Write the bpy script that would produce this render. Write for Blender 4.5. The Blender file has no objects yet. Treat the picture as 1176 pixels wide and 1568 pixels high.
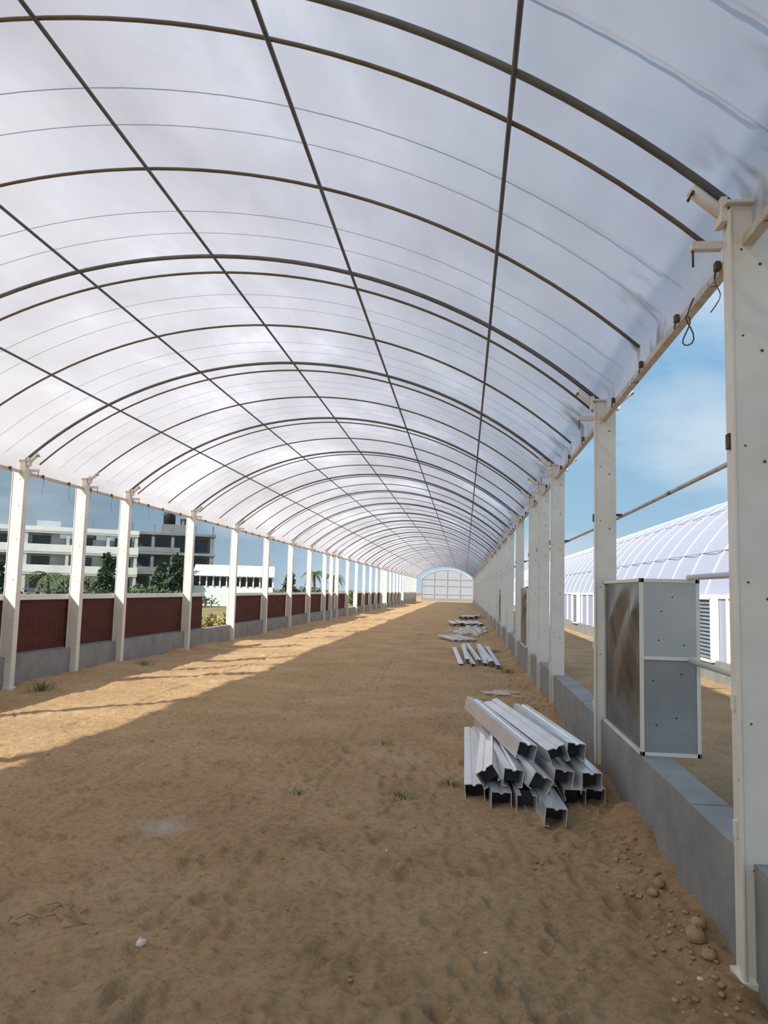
import bpy, math, random
import numpy as np
from mathutils import Vector, Matrix
random.seed(7); rng=np.random.default_rng(7)
sc=bpy.context.scene
try:
    sc.view_settings.view_transform='Standard'
except Exception as e: print(e)

# ------------------------------------------------------------------ materials
def new_mat(name):
    m=bpy.data.materials.new(name); m.use_nodes=True
    nt=m.node_tree; nt.nodes.clear()
    out=nt.nodes.new('ShaderNodeOutputMaterial')
    return m,nt,out
def L(nt,a,b): nt.links.new(a,b)
def ramp(nt,fac,stops):
    r=nt.nodes.new('ShaderNodeValToRGB'); L(nt,fac,r.inputs[0])
    e=r.color_ramp.elements
    e[0].position=stops[0][0]; e[0].color=(*stops[0][1],1)
    e[1].position=stops[-1][0]; e[1].color=(*stops[-1][1],1)
    for p,c in stops[1:-1]:
        x=e.new(p); x.color=(*c,1)
    return r
def noise(nt,scale,detail=4,rough=.55,vec=None,mscale=None):
    tc=nt.nodes.new('ShaderNodeTexCoord'); v=tc.outputs['Object']
    if mscale:
        mp=nt.nodes.new('ShaderNodeMapping'); mp.inputs['Scale'].default_value=mscale
        L(nt,v,mp.inputs[0]); v=mp.outputs[0]
    n=nt.nodes.new('ShaderNodeTexNoise'); n.inputs['Scale'].default_value=scale
    n.inputs['Detail'].default_value=detail; n.inputs['Roughness'].default_value=rough
    L(nt,v,n.inputs['Vector']); return n
def mat(name,c1,c2=None,scale=6,rough=.6,metal=0,bump=0,bscale=40,spot=None,spotscale=9,spotth=.68,mscale=None):
    m,nt,out=new_mat(name)
    p=nt.nodes.new('ShaderNodeBsdfPrincipled'); L(nt,p.outputs[0],out.inputs[0])
    p.inputs['Roughness'].default_value=rough; p.inputs['Metallic'].default_value=metal
    c2=c2 or tuple(x*.85 for x in c1)
    n=noise(nt,scale,5,.6,mscale=mscale)
    r=ramp(nt,n.outputs[0],[(.3,c2),(.7,c1)]); col=r.outputs[0]
    if spot:
        n2=noise(nt,spotscale,3,.6)
        r2=ramp(nt,n2.outputs[0],[(spotth,(0,0,0)),(spotth+.03,(1,1,1))])
        mx=nt.nodes.new('ShaderNodeMix'); mx.data_type='RGBA'
        L(nt,r2.outputs[0],mx.inputs[0]); L(nt,col,mx.inputs[6]); mx.inputs[7].default_value=(*spot,1)
        col=mx.outputs[2]
    L(nt,col,p.inputs['Base Color'])
    if bump:
        nb=noise(nt,bscale,4,.6)
        b=nt.nodes.new('ShaderNodeBump'); b.inputs['Strength'].default_value=bump; b.inputs['Distance'].default_value=.02
        L(nt,nb.outputs[0],b.inputs['Height']); L(nt,b.outputs[0],p.inputs['Normal'])
    return m

M_post=mat('painted_steel',(.82,.79,.70),(.72,.68,.59),3,.45,0,.12,60,spot=(.25,.15,.09),spotscale=14,spotth=.74)
M_rail=mat('eave_steel',(.70,.64,.54),(.46,.39,.30),8,.5,0,.1,60,spot=(.16,.1,.06),spotscale=6,spotth=.66)
M_pipe=mat('galvanised_pipe',(.16,.155,.14),(.095,.09,.08),5,.55,.1)
M_pipe2=mat('arch_tube',(.19,.145,.085),(.11,.082,.05),4,.6,.05)
M_galv=mat('galvanised_sheet',(.86,.87,.88),(.70,.72,.74),3,.28,.55,.04,30)
M_galv2=mat('galvanised_panel',(.34,.365,.37),(.25,.27,.275),2,.5,.3,.05,8)
M_galv3=mat('bright_sheet',(.50,.52,.51),(.40,.42,.42),1.5,.42,.3,.05,8)
M_dark=mat('dark_opening',(.03,.03,.032),(.015,.015,.015),5,.35)
M_rust=mat('rusty_clip',(.16,.10,.06),(.07,.05,.03),20,.8)
M_wire=mat('binding_wire',(.09,.08,.07),(.05,.05,.05),20,.6,.3)
M_conc=mat('cement_plaster',(.32,.32,.30),(.21,.21,.20),2.5,.85,0,.4,30,spot=(.46,.45,.42),spotscale=1.6,spotth=.70)
M_white=mat('white_paint',(.84,.84,.82),(.68,.68,.66),.4,.7)
M_off=mat('weathered_white',(.66,.67,.65),(.42,.43,.42),.5,.8)
M_red=mat('red_net',(.12,.021,.014),(.055,.012,.009),1.2,.8,0,.6,70,mscale=(1,1,8))
M_rope=mat('roof_cord',(.42,.42,.46),(.3,.3,.33),5,.7)
M_grey=mat('raw_concrete',(.26,.27,.27),(.15,.16,.16),.5,.9)
M_win=mat('window_dark',(.05,.07,.08),(.03,.04,.05),.5,.25)
M_brick=mat('roof_brick',(.42,.13,.08),(.3,.1,.07),1,.8)
M_black=mat('tank_plastic',(.02,.02,.025),(.012,.012,.015),2,.5)
M_leaf=mat('leaf_green',(.12,.16,.06),(.05,.08,.03),.8,.7)
M_leafd=mat('leaf_dark',(.06,.09,.045),(.025,.045,.02),.8,.7)
M_dry=mat('leaf_dry',(.42,.36,.13),(.2,.2,.06),.9,.8)
M_bark=mat('bark',(.18,.13,.09),(.1,.07,.05),3,.9)
M_grass=mat('weed_green',(.16,.22,.07),(.08,.13,.04),8,.7)
M_stone=mat('pale_stone',(.8,.77,.7),(.6,.57,.5),9,.8,0,.4,30)
M_clod=mat('sand_clod',(.50,.34,.19),(.34,.22,.13),9,.95,0,.6,40)
M_louv=mat('louvre_steel',(.45,.48,.52),(.3,.33,.36),3,.4,.5)
M_shed=mat('shed_sheet',(.85,.88,.88),(.7,.75,.74),.6,.5)
M_net=mat('dark_net',(.045,.05,.052),(.018,.02,.022),2.2,.27,0)

def film_mat(name,tl,df,transp,cloudscale,dfrac=.22,bump=.25,stain=False):
    m,nt,out=new_mat(name)
    n=noise(nt,cloudscale,6,.62,mscale=(1,.45,1))
    r=ramp(nt,n.outputs[0],[(.30,tuple(x*.74 for x in tl)),(.44,tuple(x*.90 for x in tl)),(.55,tl),(.64,tuple(min(1,x*1.18) for x in tl)),(.72,tuple(min(1,x*1.5) for x in tl))])  # soft cloud light and bright glints painted into the film's translucent colour
    col=r.outputs[0]
    if stain:
        tc=nt.nodes.new('ShaderNodeTexCoord'); sx=nt.nodes.new('ShaderNodeSeparateXYZ'); L(nt,tc.outputs['Object'],sx.inputs[0])
        ms=nt.nodes.new('ShaderNodeMapRange'); ms.inputs[1].default_value=.98; ms.inputs[2].default_value=1.22; L(nt,sx.outputs[0],ms.inputs[0])
        n2=noise(nt,2.4,3,.6,mscale=(.6,1,.6)); r2=ramp(nt,n2.outputs[0],[(.53,(0,0,0)),(.63,(.9,.9,.9))])
        mu=nt.nodes.new('ShaderNodeMath'); mu.operation='MULTIPLY'; L(nt,ms.outputs[0],mu.inputs[0]); L(nt,r2.outputs[0],mu.inputs[1])
        mx=nt.nodes.new('ShaderNodeMix'); mx.data_type='RGBA'; L(nt,mu.outputs[0],mx.inputs[0]); L(nt,col,mx.inputs[6]); mx.inputs[7].default_value=(.14,.09,.06,1)
        col=mx.outputs[2]
    a=nt.nodes.new('ShaderNodeBsdfTranslucent'); L(nt,col,a.inputs[0])
    d=nt.nodes.new('ShaderNodeBsdfDiffuse'); d.inputs[0].default_value=(*df,1)
    g=nt.nodes.new('ShaderNodeBsdfGlossy'); g.inputs['Roughness'].default_value=.28; g.inputs[0].default_value=(.9,.9,.95,1)
    t=nt.nodes.new('ShaderNodeBsdfTransparent')
    s1=nt.nodes.new('ShaderNodeMixShader'); s1.inputs[0].default_value=dfrac; L(nt,a.outputs[0],s1.inputs[1]); L(nt,d.outputs[0],s1.inputs[2])
    s2=nt.nodes.new('ShaderNodeMixShader'); s2.inputs[0].default_value=.05; L(nt,s1.outputs[0],s2.inputs[1]); L(nt,g.outputs[0],s2.inputs[2])
    s3=nt.nodes.new('ShaderNodeMixShader'); s3.inputs[0].default_value=transp; L(nt,s2.outputs[0],s3.inputs[1]); L(nt,t.outputs[0],s3.inputs[2])
    nb=noise(nt,1.1,2,.45,mscale=(1,.5,1)); b=nt.nodes.new('ShaderNodeBump'); b.inputs['Strength'].default_value=bump; b.inputs['Distance'].default_value=.08
    L(nt,nb.outputs[0],b.inputs['Height'])
    for s in (a,d,g): L(nt,b.outputs[0],s.inputs['Normal'])
    L(nt,s3.outputs[0],out.inputs[0]); return m
M_film=film_mat('poly_film',(.65,.62,.65),(.78,.77,.80),.04,.5,.22,.45,True)
M_film2=film_mat('poly_film_outer',(.35,.37,.45),(.56,.60,.74),.03,.5,.72)
M_film3=film_mat('poly_film_white',(.4,.4,.43),(.46,.49,.55),.03,.5,.8)

# ------------------------------------------------------------------ mesh builder
class MB:
    def __init__(s): s.v=[];s.f=[];s.m=[];s.mats=[];s.sm=[]
    def mi(s,m):
        if m not in s.mats: s.mats.append(m)
        return s.mats.index(m)
    def add(s,vs,fs,m,smooth=False,M=None):
        o=len(s.v)
        s.v+= [tuple(M@Vector(p)) for p in vs] if M else [tuple(p) for p in vs]
        i=s.mi(m)
        for f in fs: s.f.append(tuple(o+k for k in f)); s.m.append(i); s.sm.append(smooth)
    def box(s,x0,x1,y0,y1,z0,z1,m,M=None):
        v=[(x0,y0,z0),(x1,y0,z0),(x1,y1,z0),(x0,y1,z0),(x0,y0,z1),(x1,y0,z1),(x1,y1,z1),(x0,y1,z1)]
        s.add(v,[(0,3,2,1),(4,5,6,7),(0,1,5,4),(1,2,6,5),(2,3,7,6),(3,0,4,7)],m,M=M)
    def tube(s,pts,r,m,n=8,ref=(0,0,1),taper=None):
        pts=[Vector(p) for p in pts]; vs=[];fs=[]
        for i,p in enumerate(pts):
            t=(pts[min(i+1,len(pts)-1)]-pts[max(i-1,0)]).normalized()
            rf=Vector(ref)
            if abs(t.dot(rf))>.95: rf=Vector((1,0,0)) if abs(t.x)<.9 else Vector((0,1,0))
            a=t.cross(rf).normalized(); b=t.cross(a)
            rr=r if taper is None else r*(1+(taper-1)*i/(len(pts)-1))
            for k in range(n):
                q=2*math.pi*(k+.5)/n; vs.append(p+a*rr*math.cos(q)+b*rr*math.sin(q))
        for i in range(len(pts)-1):
            for k in range(n):
                a=i*n+k;b=i*n+(k+1)%n; fs.append((a,b,b+n,a+n))
        fs.append(tuple(range(n-1,-1,-1))); fs.append(tuple(range((len(pts)-1)*n,len(pts)*n)))
        s.add(vs,fs,m,smooth=n>5)
    def extrude(s,prof,length,m,M=None):
        n=len(prof); vs=[(x,0,z) for x,z in prof]+[(x,length,z) for x,z in prof]
        fs=[(i,(i+1)%n,(i+1)%n+n,i+n) for i in range(n)]
        fs+= [tuple(range(n-1,-1,-1)),tuple(range(n,2*n))]
        s.add(vs,fs,m,M=M)
    def mesh(s,name):
        me=bpy.data.meshes.new(name); me.from_pydata(s.v,[],s.f)
        for m in s.mats: me.materials.append(m)
        me.polygons.foreach_set('material_index',s.m); me.polygons.foreach_set('use_smooth',s.sm)
        me.update(); return me
    def obj(s,name,loc=(0,0,0),rz=0,bevel=0,scale=1):
        o=bpy.data.objects.new(name,s.mesh(name)); sc.collection.objects.link(o)
        o.location=loc; o.rotation_euler=(0,0,rz); o.scale=(scale,)*3
        if bevel:
            b=o.modifiers.new('bevel','BEVEL'); b.width=bevel; b.segments=2; b.limit_method='ANGLE'
        return o

# ------------------------------------------------------------------ layout constants (metres)
XR,XL=1.25,-6.65; CX=(XR+XL)/2; HW=(XR-XL)/2; ZE=3.41; R=5.95; CZ=ZE-math.sqrt(R*R-HW*HW)
Y0=3.55; SP=3.65; NB=28; YEND=Y0+SP*NB; NBK=7; YBEG=Y0-NBK*SP
def arcz(x): return CZ+math.sqrt(R*R-(x-CX)**2)
def arcpts(y,n=36,dr=0.0):
    A=math.asin(HW/R); out=[]
    for i in range(n+1):
        a=-A+2*A*i/n; out.append((CX+(R+dr)*math.sin(a),y,CZ+(R+dr)*math.cos(a)))
    return out

# ------------------------------------------------------------------ ground
def vnoise(x,y,s,seed):
    r=np.random.default_rng(seed); T=r.random((256,256))
    u=x*s+1000.3; v=y*s+1000.7; i=np.floor(u).astype(int); j=np.floor(v).astype(int)
    fu=u-i; fv=v-j; fu=fu*fu*(3-2*fu); fv=fv*fv*(3-2*fv)
    g=lambda a,b:T[a%256,b%256]
    return (g(i,j)*(1-fu)+g(i+1,j)*fu)*(1-fv)+(g(i,j+1)*(1-fu)+g(i+1,j+1)*fu)*fv-.5
xs=np.concatenate([[-260,-150,-90,-60,-40,-28,-20,-15,-12,-10,-8.5,-7.6],np.arange(-7.0,-3.2,.035),np.arange(-3.2,1.5,.018),[1.8,2.3,2.9,3.6,4.4,5.5,8,12,20,35,60,120,200]])
ys=[-40,-20,-10,-5,-2,0,1,1.8,2.3]; y=2.6
while y<115: ys.append(y); y*=1.0058
ys+=[125,140,170,220,300,420]; ys=np.array(ys)
GX,GY=np.meshgrid(xs,ys)
H=.06*vnoise(GX,GY,.5,1)+.04*vnoise(GX,GY,1.7,2)+.022*vnoise(GX,GY,5,3)+.015*vnoise(GX,GY,11,4)+.010*vnoise(GX,GY,22,5)
for k in range(4200):
    fx=rng.uniform(-6.8,1.15); fy=2.7+16*rng.random()**1.5
    an=rng.normal(0,.5); ln=rng.uniform(.07,.13); wd=rng.uniform(.025,.048); dp=rng.uniform(.004,.018)
    i0,i1=np.searchsorted(xs,[fx-.3,fx+.3]); j0,j1=np.searchsorted(ys,[fy-.3,fy+.3])
    if i1<=i0 or j1<=j0: continue
    dx=GX[j0:j1,i0:i1]-fx; dy=GY[j0:j1,i0:i1]-fy
    a=dx*math.cos(an)+dy*math.sin(an); b=-dx*math.sin(an)+dy*math.cos(an)
    q=(a/wd)**2+(b/ln)**2
    H[j0:j1,i0:i1]+= -dp*np.exp(-q**1.4)+dp*.6*np.exp(-(np.sqrt(q)-1.5)**2*4)
for x0,c,d in [(-1.15,.02,.020),(-1.27,.02,.018),(-1.75,.03,.010),(-2.6,.05,.018),(-2.75,.05,.014),(-4.1,.03,.03),(-5.3,.02,.03),(-.6,.04,.008)]:
    line=x0-c*(GY-3)+.12*np.sin(GY*.35+x0)
    q=np.abs(GX-line)/.036
    H+= (-d*np.exp(-q**2)+d*.5*np.exp(-(q-1.8)**2*2))*(.6+vnoise(GX,GY,.8,9))
inside=((GX>-7.2)&(GX<1.5))
H=np.where(inside,H,H*.6)
H+= .10*np.exp(-((GX-1.22)/.17)**2)*(.6+1.2*vnoise(GX,GY,2.3,12)+.9*vnoise(GX,GY,7,13))
H+= .08*np.exp(-((GX+6.6)/.3)**2)*(.7+1.0*vnoise(GX,GY,1.5,14))
nx,ny=len(xs),len(ys)
co=np.stack([GX.ravel(),GY.ravel(),H.ravel()],1)
idx=np.arange(nx*ny).reshape(ny,nx)
fc=np.stack([idx[:-1,:-1].ravel(),idx[:-1,1:].ravel(),idx[1:,1:].ravel(),idx[1:,:-1].ravel()],1)
me=bpy.data.meshes.new('ground'); me.from_pydata(co.tolist(),[],fc.tolist())
me.polygons.foreach_set('use_smooth',[True]*len(fc)); me.update()
def hz(x,y):
    i=min(max(np.searchsorted(xs,x),0),nx-1); j=min(max(np.searchsorted(ys,y),0),ny-1); return float(H[j,i])
M_sand,nt,out=new_mat('sand')
p=nt.nodes.new('ShaderNodeBsdfPrincipled'); p.inputs['Roughness'].default_value=.95; p.inputs['Specular IOR Level'].default_value=.1
L(nt,p.outputs[0],out.inputs[0])
n1=noise(nt,.9,6,.65); r1=ramp(nt,n1.outputs[0],[(.3,(.52,.335,.175)),(.5,(.62,.415,.225)),(.72,(.72,.51,.30))])
n2=noise(nt,22,8,.78); r2=ramp(nt,n2.outputs[0],[(.32,(.60,.55,.50)),(.5,(.97,.97,.97)),(.7,(1.16,1.16,1.16))])  # speckle painted into the colour for relief contrast the diffuse shade lacks
mu=nt.nodes.new('ShaderNodeMix'); mu.data_type='RGBA'; mu.blend_type='MULTIPLY'; mu.inputs[0].default_value=1
L(nt,r1.outputs[0],mu.inputs[6]); L(nt,r2.outputs[0],mu.inputs[7])
tc=nt.nodes.new('ShaderNodeTexCoord'); sx=nt.nodes.new('ShaderNodeSeparateXYZ'); L(nt,tc.outputs['Object'],sx.inputs[0])
ms=nt.nodes.new('ShaderNodeMapRange'); ms.inputs[1].default_value=-9.5; ms.inputs[2].default_value=-16; L(nt,sx.outputs[0],ms.inputs[0])
n3=noise(nt,.25,5,.7); r3=ramp(nt,n3.outputs[0],[(.35,(.16,.17,.06)),(.65,(.46,.38,.18))])
mx=nt.nodes.new('ShaderNodeMix'); mx.data_type='RGBA'; L(nt,ms.outputs[0],mx.inputs[0]); L(nt,mu.outputs[2],mx.inputs[6]); L(nt,r3.outputs[0],mx.inputs[7])
mpv=nt.nodes.new('ShaderNodeVectorMath'); mpv.operation='DISTANCE'; mpv.inputs[1].default_value=(-1.96,5.1,0); L(nt,tc.outputs['Object'],mpv.inputs[0])
mq=nt.nodes.new('ShaderNodeMapRange'); mq.inputs[1].default_value=.26; mq.inputs[2].default_value=.0; mq.inputs[4].default_value=.8; L(nt,mpv.outputs['Value'],mq.inputs[0])
n4=noise(nt,14,5,.7); mm=nt.nodes.new('ShaderNodeMath'); mm.operation='MULTIPLY'; L(nt,mq.outputs[0],mm.inputs[0]); L(nt,n4.outputs[0],mm.inputs[1])
mz=nt.nodes.new('ShaderNodeMix'); mz.data_type='RGBA'; L(nt,mm.outputs[0],mz.inputs[0]); L(nt,mx.outputs[2],mz.inputs[6]); mz.inputs[7].default_value=(.9,.85,.76,1)
L(nt,mz.outputs[2],p.inputs['Base Color'])
nb=noise(nt,12,10,.78); nb2=noise(nt,90,3,.7)
ad=nt.nodes.new('ShaderNodeMath'); ad.operation='MULTIPLY_ADD'; ad.inputs[1].default_value=.3; L(nt,nb2.outputs[0],ad.inputs[0]); L(nt,nb.outputs[0],ad.inputs[2])
b=nt.nodes.new('ShaderNodeBump'); b.inputs['Strength'].default_value=.9; b.inputs['Distance'].default_value=.045
L(nt,ad.outputs[0],b.inputs['Height']); L(nt,b.outputs[0],p.inputs['Normal'])
me.materials.append(M_sand)
g=bpy.data.objects.new('ground',me); sc.collection.objects.link(g)

# ------------------------------------------------------------------ roof film
def film(name,y0,y1,dy,cx,hw,R_,cz,ze_low,m,sag):
    A=math.asin(hw/R_); n=48; prof=[]
    for i in range(n+1):
        a=-A+2*A*i/n; prof.append((cx+R_*math.sin(a),cz+R_*math.cos(a),math.sin(a),math.cos(a),math.cos(a/A*math.pi/2)))
    yy=np.arange(y0,y1+1e-6,dy); vs=[];W=n+3
    for yv in yy:
        ph=((yv-Y0)/(SP/2))%1.0
        s=sag*math.sin(math.pi*ph)
        vs.append((cx-hw-.02,yv,ze_low))
        for (x,z,ax,az,w) in prof:
            k=.03 - s*w
            vs.append((x+ax*k,yv,z+az*k))
        vs.append((cx+hw+.02,yv,ze_low))
    fs=[]
    for j in range(len(yy)-1):
        for i in range(W-1):
            a=j*W+i; fs.append((a,a+1,a+W+1,a+W))
    mb=MB(); mb.add(vs,fs,m,smooth=True); return mb.obj(name)
film('greenhouse_roof_film',YBEG,YEND,SP/10,CX,HW,R,CZ,3.2,M_film,.03)

# ------------------------------------------------------------------ roof frame
mb=MB()
for k in range(-NBK,NB+1):
    y=Y0+SP*k
    near=k<6; ns=44 if near else 28
    mb.tube(arcpts(y,ns,-.03),.0205,M_pipe,8 if near else 5,ref=(0,1,0))
    if k<NB:
        mb.tube(arcpts(y+.42,ns,-.02),.013,M_pipe2,6 if near else 4,ref=(0,1,0))
        mb.tube(arcpts(y+2.05,ns,-.02),.013,M_pipe2,6 if near else 4,ref=(0,1,0))
for px in (.2,-1.15,-2.55,-3.95,-5.35):
    z=arcz(px)-.045
    mb.tube([(px,YBEG+i*2.0,z) for i in range(int((YEND-YBEG)/2)+1)],.0145,M_pipe,8)
mb.obj('greenhouse_roof_frame')
mb=MB()
for k in range(-1,9):
    for o in (1.05,1.5,2.75,3.2):
        y=Y0+SP*k+o
        mb.tube(arcpts(y,36,.036),.004,M_rope,4,ref=(0,1,0))
mb.obj('roof_hold_down_cords')
for nm,x in (('eave_rail',XR),('eave_rail',XL)):
    mb=MB(); mb.box(x-.025,x+.025,YBEG,YEND,3.19,3.23,M_rail)
    s=1 if x>0 else -1
    yv=YBEG
    while yv<60:
        yv+=random.uniform(.7,1.1)
        c=.02
        mb.box(x-s*.04-.012,x-s*.04+.012,yv-c,yv+c,3.20,3.24,M_rust)
        mb.tube([(x-s*.045,yv,3.2),(x-s*.05,yv+.01,3.16)],.005,M_wire,5)
        if random.random()<.4:
            ln=random.uniform(.12,.35); pts=[]; a0=random.uniform(0,6)
            for q in range(9):
                t=q/8; pts.append((x-s*.05+.03*math.sin(a0+t*5)*t,yv+.04*math.cos(a0+t*6)*t,3.2-ln*t))
            mb.tube(pts,.0028,M_wire,4)
    mb.obj(nm)
mb=MB()
mb.tube([(1.17+.02*math.sin(a*2),4.15+.045*math.sin(a),3.10-.08*(1-math.cos(a))) for a in [i*math.pi/8 for i in range(17)]],.004,M_wire,5)
mb.tube([(1.2,4.15,3.2),(1.165,4.16,3.1)],.004,M_wire,5)
mb.obj('wire_loop')

# ------------------------------------------------------------------ columns
def column_mesh(s):
    mb=MB(); w=.09
    mb.box(-w,w,-.06,-.048,-.1,3.38,M_post)
    mb.box(-w,w,.048,.06,-.1,3.38,M_post)
    mb.box(-w,-w+.012,-.048,.048,-.1,3.38,M_post); mb.box(w-.012,w,-.048,.048,-.1,3.38,M_post)
    mb.box(-w-.012,-w,-.07,-.035,-.1,3.36,M_post)
    mb.box(-w-.03,w+.03,-.09,.09,3.38,3.395,M_post)
    for d in (-1,1):
        a=Vector((d*.10,0,3.36)); b=a+Vector((d*.15,0,.13))
        mb.tube([a,b],.030,M_post,8,ref=(0,1,0))
        mb.box(min(d*.10,d*.13),max(d*.10,d*.13),-.05,.05,3.31,3.43,M_post)
        mb.tube([b-Vector((0,.045,.03)),b+Vector((0,.045,-.03))],.008,M_rust,6)
    mb.box(-s*.09-.14 if s>0 else .09,-.09 if s>0 else .23,.06,.10,3.23,3.27,M_post)
    xx=-s*.22; mb.tube([(xx,.08,3.27),(xx,.08,3.15)],.006,M_rust,6)
    for z in (2.30,1.15,.62):
        mb.box(-w-.018,-w+.005,-.02,.02,z-.035,z+.035,M_rust if z>2 else M_post)
    for z in (.4,1.0,1.6,2.2,2.7,3.1):
        mb.tube([(.03,-.066,z),(.03,-.058,z)],.007,M_rust,8)
        mb.tube([(-.05,-.066,z+.07),(-.05,-.058,z+.07)],.005,M_rust,8)
    mb.box(-w-.02,w+.02,-.08,.08,-.1,.03,M_post)
    return mb
meR=column_mesh(1).mesh('steel_column_R'); meL=column_mesh(-1).mesh('steel_column_L')
yc=[Y0+SP*k for k in range(-NBK,NB+1)]+[12.75,38.3,63.85]
for x,me_ in ((1.27,meR),(-6.67,meL)):
    for y in sorted(yc):
        o=bpy.data.objects.new('steel_column',me_); sc.collection.objects.link(o); o.location=(x,y,0)
        b=o.modifiers.new('bevel','BEVEL'); b.width=.003; b.segments=1
# ------------------------------------------------------------------ knee walls
mb=MB(); y=YBEG
while y<YEND:
    y2=min(y+1.2,YEND); mb.box(1.22,1.42,y,y2,-.3,.50+.003*math.sin(y*1.7),M_conc); y=y2
mb.obj('wall_right')
mb=MB(); mb.box(-6.86,-6.68,YBEG,YEND,-.3,.46,M_conc)
mb.obj('wall_left')
def red_panel(y0,y1):
    mb=MB(); x=-6.80
    n=max(4,int((y1-y0)/.08)); vs=[];fs=[]
    for i in range(n+1):
        yy=y0+(y1-y0)*i/n; dx=.010*(1 if i%2 else -1)
        vs+=[(x+dx,yy,.47),(x+dx,yy,1.30)]
    for i in range(n): fs.append((2*i,2*i+2,2*i+3,2*i+1))
    mb.add(vs,fs,M_red,smooth=True)
    mb.box(x-.035,x+.035,y0,y1,1.29,1.375,M_white)
    mb.box(x-.02,x+.015,y0,y1,.462,.485,M_grey)
    mb.box(x-.03,x+.03,y0,y0+.04,.462,1.3,M_white)
    mb.obj('red_screen_panel')
for k in range(-2,NB):
    a=Y0+SP*k; bb=a+SP
    if k==4: red_panel(a,a+1.5); continue
    if k in (11,16,21): continue
    red_panel(a,bb-.02)

# ------------------------------------------------------------------ pipes on right side
mb=MB()
mb.tube([(1.43,-7+i*3.65/4,2.33+.006*math.sin(i*.7)) for i in range(75)],.014,M_rail,8)
for y in yc:
    if -8<y<55: mb.tube([(1.34,y,2.33),(1.44,y,2.33)],.012,M_rust,6)
mb.obj('side_curtain_pipe')
mb=MB()
mb.tube([(1.56,.5,1.74),(1.56,5.60,1.735)],.020,M_post,8)
mb.tube([(1.56,.5,1.16),(1.56,5.58,1.16)],.020,M_post,8)
mb.box(1.36,1.60,3.52,3.56,1.13,1.17,M_rail); mb.box(1.36,1.60,3.52,3.56,1.69,1.75,M_rail)
mb.obj('guard_rail')

# ------------------------------------------------------------------ vent housing
def vent(name,ya,yb,x0=1.24,x1=1.62,z0=.515,z1=1.71,split=1.17):
    mb=MB(); t=.024
    for x in (x0,x1):
        for y in (ya,yb): mb.box(x-t/2,x+t/2,y-t/2,y+t/2,z0,z1,M_post)
    for z in (z0,z1):
        for y in (ya,yb): mb.box(x0,x1,y-t/2-.002,y+t/2+.002,z-t/2,z+t/2,M_post)
        for x in (x0,x1): mb.box(x-t/2-.002,x+t/2+.002,ya,yb,z-t/2,z+t/2,M_post)
    mb.box(x0,x1,ya-t/2-.004,ya+t/2,split-t/2,split+t/2,M_post)
    mb.box(x0+.01,x1-.01,ya-.004,ya+.004,z0+.01,split-.01,M_galv2)
    mb.box(x0+.01,x1-.01,ya-.010,ya-.004,split+.01,z1-.01,M_galv3)
    for u,v in ((.3,.78),(.35,.98),(.75,.75),(.55,1.08),(.25,.2),(.6,.25),(.7,.55),(.2,.5)):
        mb.tube([(x0+(x1-x0)*u,ya-.014,z0+v),(x0+(x1-x0)*u,ya-.003,z0+v)],.005,M_dark,8)
    # crumpled dark net stretched in the side frame : sharp diagonal folds
    vs=[];fs=[];n=36;m_=36; P=[(random.uniform(0,1),random.uniform(1.2,2.6),random.uniform(-2.4,2.4)) for _ in range(5)]
    tri=lambda t: abs((t%1.0)*2-1)-.5
    for i in range(n+1):
        for j in range(m_+1):
            u=i/n;v=j/m_
            yy=ya+.01+(yb-ya-.02)*u; zz=z0+.01+(z1-z0-.02)*v
            e=min(1,6*min(u,1-u))*min(1,6*min(v,1-v))
            w=sum(tri(a+b*u+c*v+.15*math.sin(5*v+b))/(1.2+.5*q) for q,(a,b,c) in enumerate(P))
            vs.append((x0+e*.035*w+.006,yy,zz))
    for i in range(n):
        for j in range(m_):
            a=i*(m_+1)+j; fs.append((a,a+1,a+m_+2,a+m_+1))
    mb.add(vs,fs,M_net,smooth=True)
    mb.box(x0+.08,x1-.01,yb-.01,yb,z0,z1,M_galv2)
    for c in ((x0,ya),(x1,ya),(x0,yb)):
        for z in (z0,z1): mb.box(c[0]-.014,c[0]+.014,c[1]-.014,c[1]+.014,z-.014,z+.014,M_rust)
    mb.obj(name)
vent('vent_housing',5.62,7.05)
vent('vent_housing',15.6,17.2)
vent('vent_housing',26.5,28.0)

# ------------------------------------------------------------------ stacks of steel channels
def channel(mb,x,y,z,ln,yaw,roll,w=.15,h=.13,t=.006,m=None,pitch=0):
    lip=.035
    prof=[(-w/2,h),(-w/2,0),(-w*.12,0),(-w*.06,.012),(w*.06,.012),(w*.12,0),(w/2,0),(w/2,h),(w/2-lip,h),(w/2-lip,h-t),(w/2-t,h-t),(w/2-t,t),(w*.12,t),(w*.06,.012+t),(-w*.06,.012+t),(-w*.12,t),(-w/2+t,t),(-w/2+t,h-t),(-w/2+lip,h-t),(-w/2+lip,h)]
    M=Matrix.Translation((x,y,z))@Matrix.Rotation(yaw,4,'Z')@Matrix.Rotation(pitch,4,'X')@Matrix.Translation((0,0,h/2))@Matrix.Rotation(roll,4,'Y')@Matrix.Translation((0,0,-h/2))
    mb.extrude(prof,ln,m or M_galv,M)
    mb.box(-w/2+t*1.2,w/2-t*1.2,.16,.17,t*1.2+.012,h-t*1.2,M_dark,M)
mb=MB(); pi=math.pi
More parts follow.
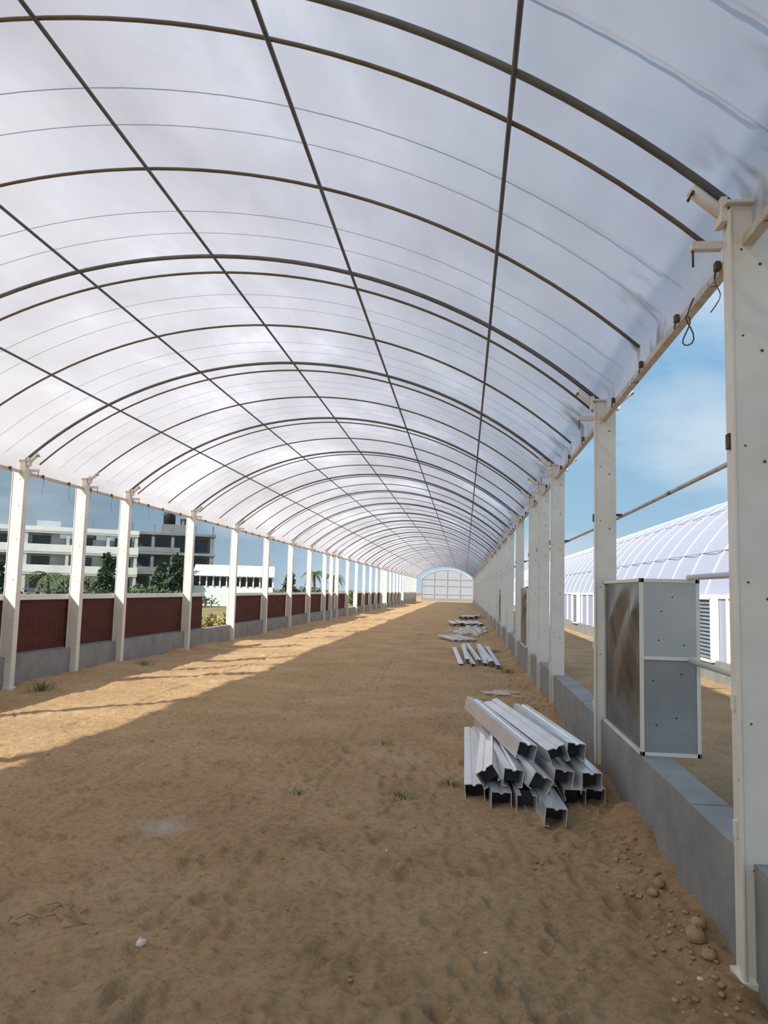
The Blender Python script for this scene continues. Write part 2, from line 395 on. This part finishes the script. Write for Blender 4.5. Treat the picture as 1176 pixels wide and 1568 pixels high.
for a in [(.10,6.05,.02,2.5,.00,pi-.1),(.29,5.85,.02,2.4,.03,pi),(.47,5.8,.02,2.2,.04,0),(.64,5.50,.02,2.2,.05,pi+.08),(.82,6.0,.02,2.2,.02,pi/2),(1.0,6.1,.02,2.1,.02,pi),
          (.20,6.0,.155,2.45,-.04,pi-.6),(.38,5.95,.165,2.6,.07,pi+.1),(.57,5.85,.155,2.4,.12,pi+.5),(.76,6.05,.155,2.3,.10,pi+.15),(.96,6.0,.155,2.2,.09,pi),
          (.50,6.25,.30,2.5,.16,pi+.25),(.74,6.2,.295,2.5,.17,pi-.35),(.90,6.4,.29,2.1,.14,pi+.1)]:
    channel(mb,*a)
mb.obj('steel_channel_pile')
mb=MB()
for i in range(7):
    channel(mb,-.05+i*.13,16.8+random.uniform(-.3,.4),.03+(.05 if i%2 else 0),5.2+random.uniform(-.5,.5),.03+random.uniform(-.02,.02),pi+random.uniform(-.2,.2),.10,.05)
mb.obj('steel_strip_pile')
mb=MB()
for i in range(4): channel(mb,-.25+i*.2,24.5+random.uniform(-.3,.3),.04,2.5,.25,pi,.12,.05)
mb.obj('steel_strip_pile')
mb=MB()
for i in range(5): channel(mb,-.4+i*.3,36+random.uniform(-1,1),.05,3,.1,pi,.2,.08)
mb.obj('steel_strip_pile')
mb=MB()
for i in range(4): channel(mb,-.2+i*.3,45+random.uniform(-1,1),.05,3,-.1,pi,.2,.12)
mb.obj('steel_strip_pile')
def rock(mb,x,y,z,r,m,sq=.65):
    vs=[];fs=[];n=8;k=5
    for j in range(k+1):
        th=math.pi*j/k
        for i in range(n):
            ph=2*math.pi*i/n; rr=r*(1+random.uniform(-.22,.22))
            vs.append((x+rr*math.sin(th)*math.cos(ph),y+rr*math.sin(th)*math.sin(ph),z+rr*math.cos(th)*sq))
    for j in range(k):
        for i in range(n): fs.append((j*n+i,j*n+(i+1)%n,(j+1)*n+(i+1)%n,(j+1)*n+i))
    mb.add(vs,fs,m,smooth=True)
mb=MB()
for i in range(60):
    x=random.gauss(.2,.3);y=random.gauss(31,1.2); rock(mb,x,y,hz(x,y)+.04,random.uniform(.06,.15),M_stone)
mb.obj('rubble_heap')
mb=MB()
for i in range(9):
    x=.62+random.gauss(0,.15); y=12.6+random.gauss(0,.15)
    mb.box(x-.12,x+.12,y-.02,y+.02,hz(x,y)+.0,hz(x,y)+.02,M_stone)
mb.obj('plaster_scraps')
mb=MB(); rock(mb,-1.40,3.45,hz(-1.4,3.45)+.015,.024,M_stone,.8); mb.obj('white_pebble')
mb=MB()
for i in range(1000):
    if random.random()<.35: x=random.uniform(.85,1.15)
    else: x=random.uniform(-6.4,1.1)
    y=2.8+11*random.random()**1.5; r=random.uniform(.004,.011)*(1.5 if x>.85 else 1)
    rock(mb,x,y,hz(x,y)+r*.1,r,M_clod if random.random()<.97 else M_stone)
for x,y,r in ((1.08,3.85,.05),(1.12,3.95,.04),(1.1,3.72,.035),(1.02,4.4,.03),(1.1,4.6,.035)): rock(mb,x,y,hz(x,y)+r*.4,r,M_clod,.8)
mb.obj('sand_clods')
mb=MB()
for i in range(12):
    a=random.uniform(0,6); x=-1.9+random.gauss(0,.10); y=3.62+random.gauss(0,.07); z=hz(x,y)+.012; l=random.uniform(.05,.12)
    mb.tube([(x,y,z),(x+l*.5*math.cos(a),y+l*.5*math.sin(a),z+.012),(x+l*math.cos(a+.4),y+l*math.sin(a+.4),z)],.002,M_bark,4)
mb.obj('dry_twigs')
def tuft(mb,x,y,n,h,sp,m=None):
    z=hz(x,y)
    for i in range(n):
        a=random.uniform(0,6.28); l=random.uniform(.5,1)*h; o=random.uniform(0,sp); bx=x+o*math.cos(a);by=y+o*math.sin(a)
        tx=math.cos(a+random.uniform(-.6,.6));ty=math.sin(a+random.uniform(-.6,.6)); w=.0025
        p0=(bx-ty*w,by+tx*w,z);p1=(bx+ty*w,by-tx*w,z);p2=(bx+tx*l*.5+ty*w,by+ty*l*.5-tx*w,z+l*.6);p3=(bx+tx*l*.5-ty*w,by+ty*l*.5+tx*w,z+l*.6);p4=(bx+tx*l,by+ty*l,z+l*.55)
        mb.add([p0,p1,p2,p3,p4],[(0,1,2,3),(3,2,4)],m or M_grass)
for (x,y,n,h,s) in [(-.8,8.1,35,.07,.10),(-.45,5.98,60,.07,.13),(-1.25,6.0,40,.06,.11),(-.09,6.5,50,.07,.08),(-6.15,10.9,120,.22,.18),(-6.15,14.6,80,.15,.18),(.9,10.6,60,.08,.12),(.9,16,80,.14,.15),(.85,21,80,.16,.2)]:
    mb=MB(); tuft(mb,x,y,n,h,s); mb.obj('grass_tuft')

# ------------------------------------------------------------------ neighbouring greenhouse (right)
NX0,NHW=4.9,4.0; NCX=NX0+NHW; NR=(16+9)/6; NCZ=1.6+3-NR; NY0,NY1=6.0,92.0
A=math.pi/2-math.asin((1.6-NCZ)/NR)
mb=MB(); n=30; yy=np.arange(NY0,NY1+.1,.75); vs=[];fs=[]
for j,yv in enumerate(yy):
    s=.0 if j%2==0 else .06
    for i in range(n+1):
        a=-A+2*A*i/n; vs.append((NCX+(NR-s)*math.sin(a),yv,NCZ+(NR-s)*math.cos(a)))
for j in range(len(yy)-1):
    for i in range(n):
        a=j*(n+1)+i; fs.append((a,a+1,a+n+2,a+n+1))
mb.add(vs,fs,M_film2,smooth=True)
for yv in (NY0,NY1):
    vs=[(NCX+NR*math.sin(-A+2*A*i/n),yv,NCZ+NR*math.cos(-A+2*A*i/n)) for i in range(n+1)]+[(NCX+NHW,yv,.3),(NCX-NHW,yv,.3)]
    mb.add(vs,[tuple(range(len(vs)))],M_film2)
for x in (NX0,NX0+2*NHW):
    mb.box(x-.01,x+.01,NY0,NY1,.38,1.62,M_film2); mb.box(x-.1,x+.1,NY0,NY1,-.2,.40,M_conc)
    mb.box(x-.04,x+.04,NY0,NY1,1.58,1.66,M_white)
    for yv in np.arange(NY0,NY1,1.5): mb.box(x-.06,x+.03,yv-.03,yv+.03,.38,1.6,M_white)
for yv in np.arange(NY0,NY1+.1,1.5):
    mb.tube([(NCX+(NR+.008)*math.sin(-A+2*A*i/24),yv,NCZ+(NR+.008)*math.cos(-A+2*A*i/24)) for i in range(25)],.016,M_white,5,ref=(0,1,0))
for q in (-.8,-.5,-.2,.1,.4,.7):
    mb.tube([(NCX+(NR+.01)*math.sin(A*q),NY0,NCZ+(NR+.01)*math.cos(A*q)),(NCX+(NR+.01)*math.sin(A*q),NY1,NCZ+(NR+.01)*math.cos(A*q))],.010,M_rope,5)
for yv in np.arange(16.2,90,6.0):
    mb.box(NX0-.12,NX0-.02,yv-.62,yv+.62,.38,1.58,M_dark)
    for z in np.arange(.42,1.56,.075):
        mb.add([(NX0-.15,yv-.58,z),(NX0-.15,yv+.58,z),(NX0-.11,yv+.58,z+.065),(NX0-.11,yv-.58,z+.065)],[(0,1,2,3)],M_louv)
    for e in (-.62,.62): mb.box(NX0-.17,NX0-.02,yv+e-.03,yv+e+.03,.36,1.6,M_white)
    mb.box(NX0-.17,NX0-.02,yv-.62,yv+.62,1.56,1.61,M_white); mb.box(NX0-.17,NX0-.02,yv-.62,yv+.62,.35,.40,M_white)
mb.obj('neighbouring_greenhouse')

# ------------------------------------------------------------------ greenhouse standing beyond the far end
mb=MB(); ye=YEND+14; pts=arcpts(ye,30); pts2=arcpts(ye+15,30)
mb.add(pts+[(XR,ye,0),(XL,ye,0)],[tuple(range(33))],M_film3)
vs=pts+pts2; mb.add(vs,[(i,i+1,i+32,i+31) for i in range(30)],M_film3,smooth=True)
mb.box(XL-.02,XL,ye,ye+15,0,3.4,M_film3); mb.box(XR,XR+.02,ye,ye+15,0,3.4,M_film3)
mb.tube(arcpts(ye-.05,30,-.05),.05,M_white,6,ref=(0,1,0))
for x in (XL,-4.7,-2.7,-.7,XR): mb.box(x-.04,x+.04,ye-.1,ye-.02,0,arcz(x)-.05,M_galv3)
for z in (1.0,2.3,3.3): mb.box(XL,XR,ye-.09,ye-.03,z-.03,z+.03,M_galv3)
mb.box(XL,XR,ye-.14,ye-.02,0,.4,M_conc)
mb.obj('far_greenhouse')

# ------------------------------------------------------------------ distant buildings (left)
def pol(b,d): b=math.radians(b); return (d*math.sin(b),d*math.cos(b),0)
mb=MB()
mb.box(-14,9.6,.8,12,0,7.2,M_off); mb.box(-14,0,.8,12,7.2,8.3,M_off)
for f in range(3):
    z=f*2.7
    mb.box(-14.3,9.9,-.8,.9,z+2.35,z+2.65,M_off)
    mb.box(-14.3,9.9,-.8,-.65,z+2.5,z+3.6 if f<2 else z+3.2,M_white)
    for x in (-14,-9,-4,1,6,9.6): mb.box(x-.2,x+.2,-.7,.9,z,z+2.5,M_off)
    for x in (-12.2,-7.2,-2.2,3.0,8):
        mb.box(x-1.1,x+1.1,.72,.82,z+.6,z+2.1,M_win)
        mb.box(x-1.2,x+1.2,.6,.8,z+2.1,z+2.2,M_off)
mb.box(-14,-9,2,6,8.3,10.2,M_brick); mb.box(-14.3,-8.7,1.7,6.3,10.2,10.4,M_off)
mb.box(-3,0,3,6,8.3,9.6,M_off); mb.tube([(4,5,7.2),(4,5,8.9)],.7,M_black,12)
for x in (-6,4,9): mb.tube([(x,1,7.5),(x,1,10.2)],.05,M_grey,5)
mb.obj('white_apartment_building',pol(-28.9,110),math.radians(28.9))
mb=MB()
mb.box(-5.2,5.2,2,10,0,8.2,M_grey)
for z in (2.6,5.3,8.0): mb.box(-5.8,5.8,-.6,2.2,z,z+.35,M_grey)
for z in (2.9,5.6): mb.box(-5.8,1,-.6,-.45,z,z+.7,M_grey)
for x in (-5.4,-2.6,0,2.6,5.4): mb.box(x-.2,x+.2,-.4,0,0,8.1,M_grey)
for z in (.7,3.4,6.1):
    for x in (-4,-1.3,1.3,4): mb.box(x-.8,x+.8,1.9,2.05,z,z+1.5,M_win)
for x in (-5.4,-2.5,.5,3,5.4): mb.box(x-.12,x+.12,0,.25,8.3,9.5,M_grey)
mb.box(-1.6,1.8,2,5,8.3,9.7,M_grey)
mb.tube([(-.6,3.2,9.7),(-.6,3.2,11.2),(-.6,3.2,11.4)],.85,M_black,12); mb.tube([(1.6,3.2,8.35),(1.6,3.2,10.6)],.7,M_black,12)
mb.box(-1.8,1.9,2.6,2.8,11.0,11.15,M_grey)
mb.obj('grey_unfinished_building',pol(-21.4,128),math.radians(21.4),scale=1.16)
mb=MB(); n=40
vs=[];fs=[]
for i in range(n+1):
    x=-3.1+6.2*i/n; dz=.03*(i%2)
    vs+=[(x,-.3,2.25+dz),(x,2.4,3.15+dz),(x,5.1,2.25+dz)]
for i in range(n): fs+=[(3*i,3*i+3,3*i+4,3*i+1),(3*i+1,3*i+4,3*i+5,3*i+2)]
mb.add(vs,fs,M_shed); mb.box(-3,3,.1,4.8,0,1.5,M_shed); mb.box(-2.9,2.9,0.2,4.7,1.5,2.2,M_dark)
for i in range(13): x=-3+6*i/12; mb.box(x-.05,x+.05,0,.1,1.5,2.25,M_shed)
mb.add([(-3,0,2.2),(-3,4.8,2.2),(-3,2.4,3.1)],[(0,1,2)],M_shed); mb.add([(3,0,2.2),(3,4.8,2.2),(3,2.4,3.1)],[(0,1,2)],M_shed)
mb.obj('white_metal_shed',pol(-17.0,60),math.radians(14))

# ------------------------------------------------------------------ vegetation
def foliage(mb,c,rx,ry,rz_,n,ls,m):
    for i in range(n):
        u=random.gauss(0,1);v=random.gauss(0,1);w=random.gauss(0,1); l=math.sqrt(u*u+v*v+w*w); r=random.random()**.4
        p=Vector((c[0]+u/l*rx*r,c[1]+v/l*ry*r,c[2]+w/l*rz_*r))
        a=Vector((random.gauss(0,1),random.gauss(0,1),random.gauss(0,1))).normalized(); b=a.orthogonal().normalized()*ls*.3; a=a*ls
        mb.add([p,p+a*.5+b,p+a,p+a*.5-b],[(0,1,2,3)],m)
def bush(b,d,r,h,m=M_leafd,n=500,ls=.22):
    x,y,_=pol(b,d); mb=MB()
    for i in range(5): mb.tube([(x,y,-.1),(x+random.uniform(-r,r)*.6,y+random.uniform(-r,r)*.6,h*.8)],.03,M_bark,4,taper=.4)
    for i in range(5): foliage(mb,(x+random.uniform(-r,r)*.6,y+random.uniform(-r,r)*.5,h*random.uniform(.3,.7)),r*.6,r*.6,h*.4,n//5,ls,m)
    mb.obj('shrub')
def casuarina(b,d,h,r,m=M_leafd):
    x,y,_=pol(b,d); mb=MB(); mb.tube([(x,y,-.1),(x+.1,y,h*.5),(x,y,h)],.12,M_bark,6,taper=.2)
    for i in range(16):
        t=.2+.8*i/16; a=random.uniform(0,6.28); rr=r*(1.1-t)
        foliage(mb,(x+rr*.6*math.cos(a),y+rr*.6*math.sin(a),h*t),rr*.7+.12,rr*.7+.12,h*.07,80,.32,m)
    mb.obj('casuarina_tree')
def palm(b,d,h,fl=1.7):
    x,y,_=pol(b,d); mb=MB(); mb.tube([(x,y,-.1),(x+.15,y,h*.5),(x+.1,y,h)],.17,M_bark,8,taper=.7)
    for k in range(14):
        a=k*2.4; el=random.uniform(.1,1.1); pr=None
        for i in range(10):
            t=i/9; q=Vector((x+.1+fl*t*math.cos(a)*math.cos(el*.5),y+fl*t*math.sin(a)*math.cos(el*.5),h+fl*(el*t-1.15*t*t)*.8))
            if pr is not None:
                mb.tube([pr,q],.02,M_leaf,4)
                s=Vector((-math.sin(a),math.cos(a),0))
                for e in (-1,1):
                    l=fl*.16*math.sin(math.pi*min(1,t*.9+.1))+.06; tip=q+s*e*l+Vector((0,0,-l*.5))
                    mb.add([pr,q,tip],[(0,1,2)],M_leaf)
            pr=q
    mb.obj('palm_tree')
for b in np.arange(-36,-18,1.5): bush(b+random.uniform(-.3,.3),random.uniform(46,58),1.5,random.uniform(.9,1.6),random.choice([M_leafd,M_leaf]))
for b in np.arange(-18,-6.5,1.1): bush(b,random.uniform(66,84),1.8,random.uniform(1.2,1.9),random.choice([M_leafd,M_leaf]))
for b in np.arange(-19.5,-14.5,.6): bush(b+random.uniform(-.2,.2),random.uniform(28,36),.5,random.uniform(.25,.5),M_dry,200,.14)
casuarina(-25.7,58,3.5,.8); casuarina(-21.0,60,3.7,1.1); casuarina(-22.0,66,3.3,1.1); casuarina(-32.6,52,2.6,.7); casuarina(-12.9,88,3.2,1.0)
for b,d,h in [(-29.6,60,2.0),(-27.9,58,1.8),(-11.2,90,3.2),(-9.8,97,3.0)]: palm(b,d,h)
mb=MB(); x,y,_=pol(-14.6,88); mb.tube([(x,y,0),(x,y,6.2)],.09,M_grey,6); mb.box(x-.8,x+.8,y-.05,y+.05,5.7,5.8,M_grey); mb.obj('utility_pole')

# ------------------------------------------------------------------ world
w=bpy.data.worlds.new('sky'); sc.world=w; w.use_nodes=True; nt=w.node_tree; nt.nodes.clear()
out=nt.nodes.new('ShaderNodeOutputWorld'); bg=nt.nodes.new('ShaderNodeBackground'); L(nt,bg.outputs[0],out.inputs[0])
tc=nt.nodes.new('ShaderNodeTexCoord'); sx=nt.nodes.new('ShaderNodeSeparateXYZ'); L(nt,tc.outputs['Generated'],sx.inputs[0])
r=ramp(nt,sx.outputs[2],[(0,(.42,.55,.66)),(.10,(.29,.47,.63)),(.35,(.18,.39,.62)),(1,(.15,.30,.52))])
mr=nt.nodes.new('ShaderNodeMapRange'); mr.inputs[1].default_value=-.05; mr.inputs[2].default_value=-.45; L(nt,sx.outputs[0],mr.inputs[0])
r_l=ramp(nt,sx.outputs[2],[(0,(.26,.35,.42)),(.15,(.16,.25,.34)),(1,(.15,.26,.42))])
mx=nt.nodes.new('ShaderNodeMix'); mx.data_type='RGBA'; L(nt,mr.outputs[0],mx.inputs[0]); L(nt,r.outputs[0],mx.inputs[6]); L(nt,r_l.outputs[0],mx.inputs[7])
mp=nt.nodes.new('ShaderNodeMapping'); mp.inputs['Scale'].default_value=(1,1,2.6); mp.inputs['Location'].default_value=(.35,.1,.2); L(nt,tc.outputs['Generated'],mp.inputs[0])
nn=nt.nodes.new('ShaderNodeTexNoise'); nn.inputs['Scale'].default_value=2.6; nn.inputs['Detail'].default_value=6; nn.inputs['Roughness'].default_value=.5; L(nt,mp.outputs[0],nn.inputs['Vector'])
rc=ramp(nt,nn.outputs[0],[(.47,(0,0,0)),(.68,(.8,.8,.8))])
mc=nt.nodes.new('ShaderNodeMix'); mc.data_type='RGBA'; L(nt,rc.outputs[0],mc.inputs[0]); L(nt,mx.outputs[2],mc.inputs[6]); mc.inputs[7].default_value=(.68,.74,.80,1)
L(nt,mc.outputs[2],bg.inputs[0]); bg.inputs[1].default_value=1.15

# ------------------------------------------------------------------ sun
sd=bpy.data.lights.new('sun','SUN'); sd.energy=6.1; sd.angle=.02; sd.color=(1,.95,.86)
so=bpy.data.objects.new('sun',sd); sc.collection.objects.link(so)
el=math.radians(36); d=Vector((.65*math.cos(el),.76*math.cos(el),-math.sin(el)))
so.rotation_euler=d.to_track_quat('-Z','Y').to_euler(); so.location=(-20,-20,20)

# ------------------------------------------------------------------ camera
cd=bpy.data.cameras.new('camera'); cam=bpy.data.objects.new('camera',cd); sc.collection.objects.link(cam)
cd.sensor_fit='VERTICAL'; cd.sensor_height=36; cd.lens=1178/1568*36; cd.clip_end=2000; cd.clip_start=.05
ps,th,ro=math.radians(6.1),math.radians(5.72),.026
fw=Vector((-math.sin(ps)*math.cos(th),math.cos(ps)*math.cos(th),math.sin(th)))
rt=Vector((math.cos(ps),math.sin(ps),0)); up=rt.cross(fw)
r2=rt*math.cos(ro)+up*math.sin(ro); u2=up*math.cos(ro)-rt*math.sin(ro)
M=Matrix((r2,u2,-fw)).transposed().to_4x4(); M.translation=Vector((0,0,1.6))
cam.matrix_world=M; sc.camera=cam
